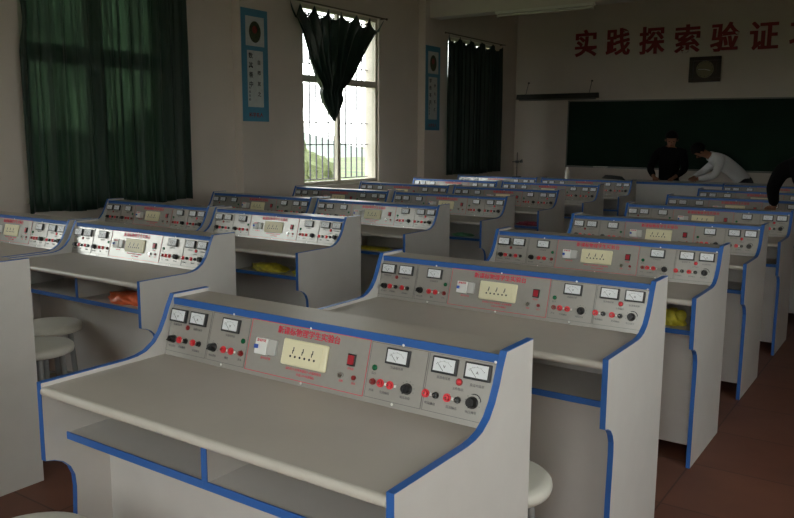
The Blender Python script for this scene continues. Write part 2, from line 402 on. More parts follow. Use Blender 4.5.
# ------------------------------------------------------------------ stools
def make_stool():
    t = thing('round_stool', 'x', 'stool')
    r, h = .17, .50
    b = B(); lathe(b, [(0, h), (r-.030, h), (r-.012, h-.004), (r-.002, h-.014), (r, h-.028), (r-.004, h-.042), (r-.02, h-.048), (0, h-.048)], 40)
    obj('seat', b, 'stoolseat', t, smooth='all')
    for k in range(4):
        a = PI/4+k*PI/2; c, s = math.cos(a), math.sin(a)
        b = B(); cyl(b, (c*.105, s*.105, h-.038), (c*.135, s*.135, .01), .015, n=12)
        lg = obj('leg', b, 'steel', t, smooth=True)
        b = B(); cyl(b, (c*.1345, s*.1345, .0), (c*.1355, s*.1355, .015), .018, n=10); obj('foot_cap', b, 'black', lg)
    b = B(); n = 28; rr = .127
    pts = [(rr*math.cos(2*PI*i/n), rr*math.sin(2*PI*i/n), .18) for i in range(n+1)]
    tube_path(b, pts, .007, 6); obj('foot_ring', b, 'steel', t, smooth=True)
    return t
st0 = make_stool()
spots = [((-3.13, .70), 'round cream stool partly under the left desk with the orange bag'),
         ((-2.765, .41), 'round cream stool standing behind the left cut-off desk, nearer than its neighbour'),
         ((-.99, -.685), 'round cream stool in the lower left corner, in front of the nearest desk'),
         ((-.197, .36), 'round cream stool just behind the right end of the nearest desk')]
for k, ((x, y), l) in enumerate(spots):
    s = st0 if k == 0 else copy_tree(st0)
    s.location = (x, y, 0); s.rotation_euler.z = .3*k; tag(s, l, 'stool', 'round stools')

# ------------------------------------------------------------------ crumpled bags on the shelves
def bag(x, y, L, D, H, m, label, seed, cat='plastic bag'):
    rnd = random.Random(seed); b = B()
    bmesh.ops.create_icosphere(b, subdivisions=4, radius=1)
    ph = [rnd.uniform(0, 6) for _ in range(6)]
    for v in b.verts:
        c = v.co.copy(); k = 1+.13*math.sin(5*c.x+ph[0])*math.cos(4*c.y+ph[1])+.10*math.sin(9*c.x+7*c.z+ph[2])+.05*math.sin(17*c.y+13*c.x+ph[3])
        v.co = Vector((c.x*L/2*k, c.y*D/2*k, max(0, .30+c.z*.8*k)*H/1.1))
    o = obj('plastic_bag', b, m, smooth='all'); o.location = (x, y, .652); tag(o, label, cat, 'bags on the desk shelves')
    return o
bag(-2.60, .86, .34, .15, .052, 'orange', 'crumpled orange bag on the shelf of the nearest full left desk', 11)
bag(-2.72, 2.02, .30, .13, .050, 'yellow', 'crumpled yellow bag on the shelf of the second aisle-side left desk', 2)
bag(-2.44, 2.05, .18, .13, .035, 'yellow', 'flat yellow bag beside a bigger yellow one on the left desk shelf', 6)
bag(-.13, 2.03, .12, .10, .075, 'yellow', 'small bright yellow bag on the shelf of the third right-hand desk', 3)
bag(-2.78, 3.22, .40, .12, .022, 'yellow', 'low yellow bag on a shelf glimpsed past the near desk\'s top left', 7)
bag(-2.62, 4.40, .20, .12, .028, 'greenbag', 'thin pale green bag on a shelf of the left block', 4)
bag(-2.50, 5.56, .26, .12, .040, 'pinkbag', 'dull pink bag on a shelf in the far left rows', 5)

# ------------------------------------------------------------------ room shell
XW, YB, XE, YS, ZC, TH = -5.5, 11.3, 2.5, -3.4, 3.75, .24
struct('floor', box(B(), XW-TH, XE+TH, YS-TH, YB+TH, -.1, 0), 'floor')
struct('ceiling', box(B(), XW-TH, XE+TH, YS-TH, YB+TH, ZC, ZC+.15), 'ceil')
def wall_with_openings(name, axis, c0, c1, s0, s1, ops):
    """axis 'x': wall plane across x (c0..c1), running along y s0..s1; axis 'y' the other way"""
    b = B()
    def bx(a0, a1, z0, z1):
        if a1-a0 < 1e-4 or z1-z0 < 1e-4: return
        if axis == 'x': box(b, c0, c1, a0, a1, z0, z1)
        else: box(b, a0, a1, c0, c1, z0, z1)
    cur = s0
    for (a0, a1, z0, z1) in ops:
        bx(cur, a0, 0, ZC); bx(a0, a1, 0, z0); bx(a0, a1, z1, ZC); cur = a1
    bx(cur, s1, 0, ZC)
    return struct(name, b, 'wall')
SZ, TZ = .98, 3.06
wins = [(-1.40, .10, SZ, TZ), (2.03, 3.52, SZ, TZ), (5.54, 7.11, .93, 3.09), (8.92, 10.50, SZ, TZ)]
wall_with_openings('wall_left', 'x', XW-TH, XW, YS-TH, YB+TH, wins)
wall_with_openings('wall_back', 'y', YB, YB+TH, XW, XE, [])
ewins = [(-2.6, -1.6, .95, 3.0), (-.3, 1.4, .95, 3.0)]
wall_with_openings('wall_right', 'x', XE, XE+TH, YS-TH, YB+TH, ewins)
fill_openings = [(-1.25, .15, .9, 3.1), (.75, 2.05, 0, 2.6)]  # window and doorway added behind the camera as sources of fill light
wall_with_openings('wall_front', 'y', YS-TH, YS, XW, XE, fill_openings)
for n, (y0, y1) in enumerate([(.88, 1.33), (4.42, 4.88), (8.08, 8.62)]):
    struct('trim_%d' % (n+1), box(B(), XW, XW+.12, y0, y1, 0, ZC, .004), 'wall')
for n, (y0, y1) in enumerate([(1.0, 1.25), (4.55, 4.80), (8.20, 8.45)]):
    struct('trim_%d' % (n+4), box(B(), XW+.12, XE, y0, y1, 3.235, ZC, .004), 'ceil')

PORTAL = False
def window(n, axis, c, a0, a1, z0, z1, out, grille=True, split=.5, bar=.04, mul=.03, fw=.045):
    """frame set .08 outside the inner wall face c; out = outward sign"""
    root = bpy.data.objects.new('window_%d' % n, None); link(root); root['kind'] = 'structure'
    def bx(b, p0, p1, d0, d1, zz0, zz1, bev=0):
        lo, hi = sorted((c+out*d0, c+out*d1))
        if axis == 'x': box(b, lo, hi, p0, p1, zz0, zz1, bev)
        else: box(b, p0, p1, lo, hi, zz0, zz1, bev)
    b = B(); mid = a0+(a1-a0)*split; zt = z0+(z1-z0)*.60
    bx(b, a0, a1, .03, .09, z0, z0+fw); bx(b, a0, a1, .03, .09, z1-fw, z1); bx(b, a0, a0+fw, .03, .09, z0+fw, z1-fw); bx(b, a1-fw, a1, .03, .09, z0+fw, z1-fw)
    bx(b, a0+fw, a1-fw, .03, .09, zt-bar, zt+bar)
    bx(b, mid-mul, mid+mul, .035, .085, z0+fw, zt-bar); bx(b, mid-mul*.8, mid+mul*.8, .035, .085, zt+bar, z1-fw)
    obj('window_frame', b, 'winframe', root)
    b = B()
    for q0, q1 in ((a0+fw, mid-mul), (mid+mul, a1-fw)):
        for w0, w1 in ((z0+fw, zt-bar), (zt+bar, z1-fw)): bx(b, q0, q1, .058, .062, w0, w1)
    obj('window_pane', b, 'glass', root)
    b = B(); bx(b, a0-.03, a1+.03, -.03, .03, z0-.03, z0, 0); obj('window_sill', b, 'winframe', root)
    if grille:
        b = B(); d0, d1 = .195, .210
        for z in (z0+.06, z0+.50, z0+.78, z0+1.28, z0+1.50, z1-.06): bx(b, a0, a1, d0, d1, z-.006, z+.006)
        k = int((a1-a0)/.115)
        for i in range(1, k):
            y = a0+(a1-a0)*i/k
            if i % 2: bx(b, y-.005, y+.005, d0, d1, z0+.06, z0+.62); bx(b, y-.005, y+.005, d0, d1, z0+.95, z0+1.5)
            else: bx(b, y-.005, y+.005, d0, d1, z0+.06, z0+.80); bx(b, y-.005, y+.005, d0, d1, z0+.95, z0+1.25)
            if i % 3 == 0: bx(b, y-.006, y+.006, d0, d1, z0+.06, z1-.06)
            bx(b, y-.005, y+.005, d0, d1, z0+1.5, z1-.06)
        obj('security_grille', b, 'grille', root)
    # daylight portal: guides sampling of the sky through this opening
    if not PORTAL: return
    L = bpy.data.lights.new('window_portal', 'AREA'); L.shape = 'RECTANGLE'; L.size = (a1-a0); L.size_y = (z1-z0); L.cycles.is_portal = True
    o = bpy.data.objects.new('window_portal', L); link(o)
    if axis == 'x':
        o.location = (c+out*.23, (a0+a1)/2, (z0+z1)/2); dirv = Vector((-out, 0, 0))
    else:
        o.location = ((a0+a1)/2, c+out*.23, (z0+z1)/2); dirv = Vector((0, -out, 0))
    o.rotation_euler = dirv.to_track_quat('-Z', 'Z').to_euler()
for n, w in enumerate(wins): window(n+1, 'x', XW, *w, -1, split=.47 if n == 2 else .5, bar=.075 if n == 1 else .04, mul=.085 if n == 1 else .03, fw=.09 if n == 1 else .045)
for n, w in enumerate(ewins): window(n+5, 'x', XE, *w, 1)
window(7, 'y', YS, *fill_openings[0], -1)  # unseen window, added to light the desk fronts
# unseen open door added in the front wall for low light on the shelves
struct('fill_door_1', box(B(), 2.05, 2.10, YS-TH-1.15, YS-TH-.02, .01, 2.55), 'winframe')
b = B(); box(b, .75, .80, YS-TH, YS, 0, 2.6); box(b, 2.00, 2.05, YS-TH, YS, 0, 2.6); box(b, .80, 2.00, YS-TH, YS, 2.55, 2.6); struct('trim_7', b, 'winframe')  # frame of the added doorway
for nm, q in (('baseboard_left', (XW, XW+.012, YS, YB)), ('baseboard_right', (XE-.012, XE, YS, YB)), ('baseboard_back', (XW+.012, XE-.012, YB-.012, YB))):
    struct(nm, box(B(), *q, 0, .11), 'floor')

# ------------------------------------------------------------------ curtains
def sheet(name, fn, ns, nt_, m, th=.003):
    b = B(); g = [[b.verts.new(fn(i/ns, j/nt_)) for i in range(ns+1)] for j in range(nt_+1)]
    for j in range(nt_):
        for i in range(ns): b.faces.new((g[j][i], g[j][i+1], g[j+1][i+1], g[j+1][i]))
    bmesh.ops.recalc_face_normals(b, faces=b.faces)
    bmesh.ops.solidify(b, geom=b.faces[:], thickness=th)
    return obj(name, b, m, smooth='all')
def rail(y0, y1, z, label):
    t = thing('curtain_rail', label, 'curtain rail', (XW, (y0+y1)/2, z))
    h = (y1-y0)/2
    b = B(); cyl(b, (.075, -h-.08, 0), (.075, h+.08, 0), .009, n=10); obj('rod', b, 'rail', t, smooth=True)
    for y in (-h-.04, h+.04):
        b = B(); cyl(b, (0, y, 0), (.08, y, 0), .007, n=8); obj('bracket', b, 'rail', t)
    for y in (-h-.08, h+.08):
        b = B(); bmesh.ops.create_uvsphere(b, u_segments=10, v_segments=8, radius=.016, matrix=Matrix.Translation((.075, y, 0))); obj('end_knob', b, 'rail', t, smooth='all')
def hang(y0, y1, z0, z1, hooks, sag, folds, amp, ph=0., nick=0.):
    def f(s, t):
        y = y0+(y1-y0)*s
        hk = abs(math.sin(PI*hooks*s))
        z = z1-sag*hk*(1-t)**6 - (z1-z0)*t + .01*math.sin(s*9)*t
        y += nick*max(0, 1-((z-2.5)/.25)**2)*(1-s)**8
        x = XW+.075+amp*math.sin(2*PI*folds*s+ph+.5*math.sin(t*2.2))*(.5+.5*min(1, t*3))+.4*amp*math.sin(2*PI*folds*2.3*s+1.3*ph+t)
        return (x, y+.012*math.sin(2*PI*folds*s*1.5+ph)*t, z)
    return f
c = sheet('curtain', hang(1.97, 2.93, .87, 3.14, 6, .03, 8, .026, nick=.045), 120, 24, 'curtain_thin'); tag(c, 'left half of the closed dark green curtain over the nearest window', 'curtain', 'window curtains')
c = sheet('curtain', hang(2.90, 3.72, .89, 3.14, 6, .03, 7, .026, 1.), 110, 24, 'curtain_thin'); tag(c, 'right half of the closed dark green curtain over the nearest window', 'curtain', 'window curtains')
rail(2.0, 3.74, 3.15, 'thin dark rail above the nearest curtained window, at the top edge')
c = sheet('curtain', hang(8.80, 10.60, .95, 3.07, 5, .10, 11, .030, 2.), 160, 24, 'curtain_far'); tag(c, 'closed dark green curtain over the window nearest the blackboard', 'curtain', 'window curtains')
rail(8.80, 10.60, 3.09, 'thin dark rail above the curtain nearest the blackboard')
def knot(s, t):
    # top edge hung from hooks, gathered to a waist and a pointed tail
    z = 3.07-(3.07-1.72)*t
    zz = 3.07-z
    def lerp(a, b, k): return a+(b-a)*k
    keys = [(0, 5.25, 7.10), (.32, 5.44, 6.78), (.63, 5.56, 6.51), (.81, 5.67, 6.36), (.95, 5.78, 6.17), (1.01, 5.76, 6.15), (1.08, 5.78, 6.18), (1.14, 5.82, 6.15), (1.24, 5.90, 6.10), (1.35, 5.995, 6.01)]
    for (a, l0, r0), (b_, l1, r1) in zip(keys, keys[1:]):
        if zz <= b_+1e-6:
            k = (zz-a)/(b_-a); yl, yr = lerp(l0, l1, k), lerp(r0, r1, k); break
    wid = yr-yl; y = yl+wid*s
    hooks = 7; hp = s**.85; sag = (.19-.07*math.sin(PI*s))*abs(math.sin(PI*hooks*hp))**.8*(1-t)**7
    g = 1-wid/1.77
    am = min(1, wid/.5)
    x = XW+.085+am*((.02+.070*g)*math.sin(2*PI*9*s+.6*t)*(1-.5*t)+.02*math.sin(2*PI*21*s+3*t)*g)+.02*g
    x += .03*g*math.sin(PI*s)
    return (max(x, XW+.012), y, z-sag)
c = sheet('curtain', knot, 170, 44, 'curtain_dark'); tag(c, 'dark green curtain gathered into a hanging knot over the bright middle window', 'curtain', 'window curtains')
rail(5.32, 7.10, 3.09, 'thin dark rail above the bright middle window')

# ------------------------------------------------------------------ wall posters
def poster(y0, z0, z1, w, label, l1, l2):
    t = thing('wall_poster', label, 'poster', (XW+.121, y0, z0), group='calligraphy posters on the pillars')
    h = z1-z0
    obj('poster_sheet', box(B(), 0, .004, 0, w, 0, h), 'posterblue', t)
    obj('picture_field', box(B(), .004, .005, w*.16, w*.86, h*.675, h*.935), 'posterwhite', t)
    b = B(); pts = [(w*.51+w*.22*math.cos(a), h*.80+h*.095*math.sin(a)) for a in [2*PI*i/28 for i in range(28)]]
    prism(b, pts, .005, .006); obj('oval_portrait', b, 'posterdark', t, label='dark oval picture')
    b = B(); pts = [(w*.50+w*.09*math.cos(a), h*.82+h*.035*math.sin(a)) for a in [2*PI*i/16 for i in range(16)]]
    prism(b, pts, .006, .0066); obj('picture_detail', b, 'posterred', t)
    obj('calligraphy_field', box(B(), .004, .005, w*.20, w*.80, h*.13, h*.635), 'posterwhite', t)
    b = B(); RX = Matrix(((0, 0, 1, 0), (1, 0, 0, 0), (0, 1, 0, 0), (0, 0, 0, 1)))
    for s, yy, zz, dz, sz in ((l1, .33, .585, .085, .105), (l2, .64, .53, .095, .085)):
        for k, ch in enumerate(s): text_bm(b, ch, w*yy, h*(zz-dz*k), sz*.62, .0012, mtx=Matrix.Translation((.0052, 0, 0)) @ RX)
    for k, ch in enumerate('书以自勉'): text_bm(b, ch, w*.27, h*(.30-.035*k), .028, .0003, mtx=Matrix.Translation((.0052, 0, 0)) @ RX)
    obj('calligraphy', b, 'black', t)
    b = B(); text_bm(b, '科学名人', w*.5, h*.055, .055, .001, mtx=Matrix.Translation((.0042, 0, 0)) @ RX); obj('caption', b, 'posterred', t)
poster(4.43, 1.69, 2.88, .40, 'blue bordered calligraphy poster with an oval picture, beside the first curtained window', '数其善中', '自师友之')
poster(8.09, 1.635, 2.845, .40, 'blue bordered calligraphy poster on the farther pillar, beside the window nearest the blackboard', '学而不厌', '诲人不倦')

# ------------------------------------------------------------------ blackboard wall
t = thing('blackboard', 'wide dark green blackboard on the far wall behind the people', 'blackboard', (-2.47, YB, 1.055)); t.rotation_euler.y = .0055
bw, bh = 2.0, 1.08
obj('writing_surface', box(B(), -bw, bw, -.03, 0, 0, bh), 'board', t)
b = B()
for q in ((-bw-.02, bw+.02, bh, bh+.02), (-bw-.02, bw+.02, -.02, 0), (-bw-.02, -bw, 0, bh), (bw, bw+.02, 0, bh)): box(b, q[0], q[1], -.04, 0, q[2], q[3])
obj('board_frame', b, 'alu', t)
obj('chalk_tray', box(B(), -bw, bw, -.10, -.04, -.025, -.012), 'alu', t)
o = obj('chalk_box', box(B(), -.12, .12, -.03, .03, 0, .022, .003), 'chalk'); o.location = (-3.85, YB-.07, 1.039); tag(o, 'small pale chalk box on the tray below the blackboard', 'chalk box')
# red characters
RY = Matrix(((1, 0, 0, 0), (0, 0, -1, 0), (0, 1, 0, 0), (0, 0, 0, 1)))
chars = '实践探索验证巩固'
xs = [-4.22+.553*k for k in range(8)]
for k, ch in enumerate(chars):
    b = B(); 
    for dx, dz in ((-.006, 0), (.006, .002)): text_bm(b, ch, dx, 0, .455, .008, extr=.006, mtx=Matrix.Translation((0, -dz, 0)) @ RY, res=3, squash=.90)
    o = obj('wall_character', b, 'redchar'); o.location = (xs[k], YB-.008, 3.075-.011*k)
    names = ['first', 'second', 'third', 'fourth', 'fifth', 'sixth', 'seventh', 'eighth']
    tag(o, 'red character %s, the %s of the line above the blackboard' % (ch, names[k]), 'wall lettering', 'red characters above the blackboard')
# clock
t = thing('wall_clock', 'square dark wood framed clock under the red characters', 'clock', (-2.265, YB, 2.405))
b = B(); w_, h_ = .235, .385
for q in ((-w_, w_, 0, .06), (-w_, w_, h_-.06, h_), (-w_, -w_+.06, .06, h_-.06), (w_-.06, w_, .06, h_-.06)): box(b, q[0], q[1], -.05, 0, q[2], q[3], .006)
obj('clock_frame', b, 'clockwood', t)
obj('clock_back', box(B(), -w_+.06, w_-.06, -.02, -.005, .06, h_-.06), 'clockwood', t)
b = B(); cyl(b, (0, -.020, h_/2), (0, -.028, h_/2), .13, n=40); b.transform(Matrix.Translation((0, 0, 0))); obj('clock_dial', b, 'clockface', t, smooth=True)
b = B()
for k in range(12):
    a = k*PI/6; box(b, .112*math.sin(a)-.006, .112*math.sin(a)+.006, -.030, -.028, h_/2+.112*math.cos(a)-.006, h_/2+.112*math.cos(a)+.006)
obj('hour_marks', b, 'black', t)
for a, ln, w2 in ((math.radians(105), .085, .005), (math.radians(270), .10, .0035)):
    b = B(); box(b, -w2, w2, -.034, -.031, 0, ln); b.transform(Matrix.Translation((0, 0, h_/2)) @ Matrix.Rotation(a, 4, 'Y')); obj('clock_hand', b, 'chalk', t)
# blackboard lamp
t = thing('blackboard_lamp', 'long dark lamp bar hanging on the wall left above the blackboard', 'lamp', (-4.66, YB, 2.20))
b = B(); prism(b, [(-.19, 0), (-.07, 0), (-.09, .085), (-.17, .085)], -.735, .735); obj('lamp_housing', b, 'lampdark', t)
b = B(); cyl(b, (-.70, -.13, -.012), (.70, -.13, -.012), .012, n=10); obj('tube', b, 'alu', t)
for x in (-.58, .58):
    b = B(); cyl(b, (x, -.13, .08), (x, -.02, .29), .004, n=6); cyl(b, (x, 0, .29), (x, -.03, .29), .014, n=10); obj('hanger', b, 'lampdark', t)
# fluorescent tube below the beam
t = thing('tube_light', 'unlit white tube light fixed along the bottom of the ceiling beam', 'lamp', (-3.63, 8.232, 3.20))
obj('fitting', box(B(), -.70, .70, -.03, .03, .0, .035), 'tube', t)
b = B(); cyl(b, (-.66, 0, -.022), (.66, 0, -.022), .014, n=12); obj('tube', b, 'tube', t, smooth=True)
for x in (-.68, .66): obj('end_holder', box(B(), x, x+.02, -.02, .02, -.04, .0), 'tube', t)

# teacher's bench
t = thing('demonstration_bench', 'plain grey teacher bench with a blue top edge in front of the two people', 'bench', (-1.95, 8.92, 0))
bt = obj('bench_top', box(B(), -.85, 1.0, 0, .60, .925, .950), 'laminate', t); obj('edge_band', box(B(), -.85, 1.0, -.004, 0, .922, .953), 'blue', bt, label='blue edge band')
obj('front_panel', box(B(), -.83, .98, .02, .036, .0, .925), 'laminate', t)
for x in (-.83, .962): obj('side_panel', box(B(), x, x+.018, .036, .58, 0, .925), 'laminate', t)
obj('inner_shelf', box(B(), -.81, .96, .04, .56, .45, .466), 'laminate', t)

# retort stand on far window-side desk, bottle and cable coil on its neighbour
t = thing('retort_stand', 'thin dark laboratory stand with a clamp on the far window-side desk', 'laboratory stand', (-3.975, 8.275, T-.012))
obj('base', box(B(), -.05, .05, -.045, .045, 0, .012, .003), 'black', t)
b = B(); cyl(b, (0, 0, .01), (0, 0, .34), .006, n=8); obj('rod', b, 'black', t)
b = B(); cyl(b, (-.07, 0, .21), (.06, 0, .22), .007, n=8); box(b, -.018, .018, -.018, .018, .195, .23, .003); cyl(b, (.06, 0, .22), (.075, 0, .25), .008, n=8); box(b, .045, .08, -.012, .012, .20, .235, .004)
obj('clamp', b, 'black', t)
t = thing('bottle', 'small pale bottle on top of the farthest aisle-side left desk', 'bottle', (-3.235, 8.28, T-.012))
b = B(); lathe(b, [(0, 0), (.026, 0), (.028, .005), (.028, .10), (.02, .12), (.012, .128), (.012, .14), (0, .14)], 20); obj('body', b, 'stoolseat', t, smooth='all')
b = B(); cyl(b, (0, 0, .138), (0, 0, .155), .014, n=14); obj('cap', b, 'white', t)
b = B()
for k in range(4):
    n = 40; rx, ry = .15-.012*k, .045-.004*k
    tube_path(b, [(rx*math.cos(2*PI*i/n), ry*math.sin(2*PI*i/n), .010+.011*k+.02*math.sin(PI*i/n)) for i in range(n+1)], .006, 6)
o = obj('cable_coil', b, 'black', smooth='all'); o.location = (-2.60, 8.28, T-.012); tag(o, 'dark coil of cable on top of the farthest aisle-side left desk', 'cable')

# ------------------------------------------------------------------ people
def skin(verts, edges, root, m, name, parent, sub=2, label=None):
    """verts: list of (co, radius or (rx,ry))"""
    me = bpy.data.meshes.new(name); me.from_pydata([v[0] for v in verts], edges, []); me.update()
    o = bpy.data.objects.new('tmp', me); COL.objects.link(o)
    o.modifiers.new('s', 'SKIN')
    for i, v in enumerate(verts):
        sv = me.skin_vertices[0].data[i]; r = v[1]; sv.radius = (r, r) if not isinstance(r, tuple) else r
        sv.use_root = (i == root)
    ss = o.modifiers.new('u', 'SUBSURF'); ss.levels = sub; ss.render_levels = sub
    dg = bpy.context.evaluated_depsgraph_get(); dg.update()
    nm = bpy.data.meshes.new_from_object(o.evaluated_get(dg)); nm.name = name
    bpy.data.objects.remove(o)
    return obj(name, nm, m, parent, smooth='all', label=label)
def hand_chain(V, Eg, wi, wrist, direc, palm_n, side):
    """adds palm and five fingers after wrist vertex wi"""
    d = Vector(direc).normalized(); n = Vector(palm_n).normalized(); s = d.cross(n).normalized()*side
    w = Vector(wrist)
    V.append((w+d*.045, (.030, .016))); pi_ = len(V)-1; Eg.append((wi, pi_))
    for k, (off, L) in enumerate([(-.027, .066), (-.009, .074), (.009, .070), (.026, .056)]):
        base = w+d*.078+s*off; V.append((base, .0105)); Eg.append((pi_, len(V)-1))
        V.append((base+d*L*.5+n*.008, .0090)); Eg.append((len(V)-2, len(V)-1))
        V.append((base+d*L*.85+n*.024, .0078)); Eg.append((len(V)-2, len(V)-1))
    b0 = w+d*.025-s*.032; V.append((b0, .012)); Eg.append((pi_, len(V)-1))
    V.append((b0+d*.032-s*.020+n*.008, .0095)); Eg.append((len(V)-2, len(V)-1)); V.append((b0+d*.055-s*.024+n*.018, .008)); Eg.append((len(V)-2, len(V)-1))
def person(label, J, face, top, bottom, collar=None, loc=None):
    """J: dict of joints in world space"""
    base = Vector(loc); t = thing('person', label, 'person', loc)
    q = {k: Vector(v)-base for k, v in J.items()}
    fd = Vector(face).normalized()
    hd = q['head']; nk = q['neck']; up = (hd-nk).normalized()
    V = [(q['pelvis'], (.075, .06)), (q['belly'], (.09, .07)), (q['chest'], (.125, .085)), (nk-up*.05, .075), (nk, .052), (nk+up*.045, .050),
         (hd-up*.055+fd*.008, .062), (hd+fd*.004, .078), (hd+up*.055, .072), (hd+up*.09, .040)]
    Eg = [(i, i+1) for i in range(9)]
    for s in 'lr':
        V.append((q['sh'+s], .055)); a = len(V)-1; Eg.append((3, a))
        V.append((q['el'+s], .040)); Eg.append((a, a+1)); V.append((q['wr'+s], .025)); Eg.append((a+1, a+2))
        hdv = q.get('hd'+s, q['wr'+s]-q['el'+s]); pn_ = Vector((0, 0, -1)) if abs(Vector(hdv).normalized().z) < .8 else Vector((0, 1, 0))
        hand_chain(V, Eg, a+2, q['wr'+s], hdv, pn_, 1 if s == 'l' else -1)
        V.append((q['hip'+s], .055)); h = len(V)-1; Eg.append((0, h))
        V.append((q['kn'+s], .055)); Eg.append((h, h+1)); V.append((q['an'+s], .037)); Eg.append((h+1, h+2))
        V.append((q['an'+s]+fd.normalized()*.10-Vector((0, 0, .04)), .030)); Eg.append((h+2, h+3))
    body = skin(V, Eg, 0, 'skin', 'body', t, 2)
    # head: nose, ears, eyes, hair
    side = fd.cross(up).normalized(); f2 = up.cross(side).normalized(); 
    if f2.dot(fd) < 0: f2 = -f2
    HM = Matrix((side, f2, up)).transposed().to_4x4(); HM.translation = hd
    b = B(); bmesh.ops.create_icosphere(b, subdivisions=3, radius=1)
    for v in b.verts:
        c_ = v.co.copy(); v.co = Vector((c_.x*.088, c_.y*.100-.010, c_.z*.104+.022))
        if c_.y > .25: v.co.z = max(v.co.z, .045+.02*(c_.y)); 
        elif v.co.z < -.035: v.co.z = -.035
        v.co.y = min(v.co.y, .083)
    obj('hair', b, 'hair', t, smooth='all', mtx=HM, label='short black hair')
    b = B(); cyl(b, (0, .068, -.002), (0, .092, -.028), .007, .013, n=10); bmesh.ops.create_icosphere(b, subdivisions=2, radius=.013, matrix=Matrix.Translation((0, .086, -.028))); obj('nose', b, 'skin', t, smooth='all', mtx=HM)
    for sx in (-1, 1):
        b = B(); bmesh.ops.create_icosphere(b, subdivisions=2, radius=.009, matrix=Matrix.Translation((sx*.030, .070, .004)) @ Matrix.Diagonal((1.4, .6, .6, 1))); obj('eye', b, 'eye', t, smooth='all', mtx=HM)
        b = B(); bmesh.ops.create_icosphere(b, subdivisions=2, radius=.02, matrix=Matrix.Translation((sx*.082, -.005, -.012)) @ Matrix.Diagonal((.35, .8, 1.4, 1))); obj('ear', b, 'skin', t, smooth='all', mtx=HM)
    b = B(); bmesh.ops.create_icosphere(b, subdivisions=2, radius=.02, matrix=Matrix.Translation((0, .069, -.056)) @ Matrix.Diagonal((1.1, .4, .28, 1))); obj('mouth', b, 'darkred', t, smooth='all', mtx=HM)
    # upper garment
    V = [(q['pelvis']-(q['belly']-q['pelvis'])*.35, (.158, .122)), (q['pelvis']+(q['belly']-q['pelvis'])*.3, (.155, .118)), (q['belly'], (.150, .112)), (q['chest'], (.168, .122)), (nk-up*.055, .100), (nk-up*.015, .068)]
    Eg = [(0, 1), (1, 2), (2, 3), (3, 4), (4, 5)]
    for s in 'lr':
        V.append((q['sh'+s], .072)); a = len(V)-1; Eg.append((4, a))
        V.append((q['el'+s], .054)); Eg.append((a, a+1)); V.append((q['wr'+s]-(q['wr'+s]-q['el'+s])*.10, .040)); Eg.append((a+1, a+2))
    skin(V, Eg, 0, top, 'jacket' if top == 'jacket' else 'shirt', t, 2, label=('black jacket' if top == 'jacket' else 'white long-sleeved shirt'))
    if collar:
        b = B(); n = 20
        cm = Matrix((side, f2, up)).transposed().to_4x4(); cm.translation = nk-up*.01
        lathe(b, [(.072, -.03), (.066, .012), (.060, .012), (.064, -.03)], n); obj('collar', b, collar, t, smooth=True, mtx=cm)
    V = [(q['pelvis']*.45+q['belly']*.55, (.145, .105)), (q['pelvis'], (.15, .118))]; Eg = [(0, 1)]
    for s in 'lr':
        V.append((q['hip'+s], .108)); a = len(V)-1; Eg.append((1, a)); V.append((q['kn'+s], .075)); Eg.append((a, a+1)); V.append((q['an'+s]+Vector((0, 0, .03)), .062)); Eg.append((a+1, a+2))
    skin(V, Eg, 0, bottom, 'trousers', t, 2)
    fh = Vector((fd.x, fd.y, 0)).normalized()
    for s in 'lr':
        a = q['an'+s]; b = B(); bmesh.ops.create_icosphere(b, subdivisions=3, radius=1)
        for v in b.verts:
            v.co = Vector((v.co.x*.048, v.co.y*.135, max(-.03, v.co.z*(.055 if v.co.y < 0 else .042))))
        sm = Matrix((fh.cross(Vector((0, 0, 1))), fh, Vector((0, 0, 1)))).transposed().to_4x4(); sm.translation = Vector((a.x, a.y, .03))+fh*.06
        obj('shoe', b, 'shoe', t, smooth='all', mtx=sm)
    return t
person('person in black standing behind the teacher bench, left of the one in white',
       dict(pelvis=(-2.33, 9.86, .90), belly=(-2.33, 9.83, 1.05), chest=(-2.31, 9.78, 1.22), neck=(-2.28, 9.70, 1.40), head=(-2.26, 9.63, 1.52),
            shl=(-2.12, 9.74, 1.33), shr=(-2.48, 9.76, 1.33), ell=(-2.06, 9.66, 1.10), elr=(-2.55, 9.66, 1.10), wrl=(-2.14, 9.44, 1.00), wrr=(-2.42, 9.43, 1.00),
            hipl=(-2.24, 9.87, .84), hipr=(-2.42, 9.87, .84), knl=(-2.23, 9.83, .47), knr=(-2.44, 9.83, .47), anl=(-2.22, 9.87, .09), anr=(-2.45, 9.87, .09)),
       (.25, -.85, -.45), 'jacket', 'trousers', loc=(-2.33, 9.87, 0))
person('person in a white shirt bending low over the teacher bench',
       dict(pelvis=(-1.33, 9.86, .96), belly=(-1.42, 9.83, 1.07), chest=(-1.56, 9.78, 1.19), neck=(-1.76, 9.70, 1.30), head=(-1.875, 9.62, 1.365),
            shl=(-1.58, 9.60, 1.24), shr=(-1.66, 9.88, 1.26), ell=(-1.62, 9.47, 1.03), elr=(-1.84, 9.78, 1.08), wrl=(-1.85, 9.40, .985), wrr=(-1.93, 9.58, .99),
            hdl=(-1, -.2, -.15), hdr=(-1, -.3, -.15),
            hipl=(-1.31, 9.76, .88), hipr=(-1.29, 9.94, .88), knl=(-1.30, 9.75, .47), knr=(-1.26, 9.96, .47), anl=(-1.26, 9.74, .09), anr=(-1.22, 9.97, .09)),
       (-.80, -.30, -.55), 'shirt', 'trousers', collar='shirt', loc=(-1.30, 9.85, 0))
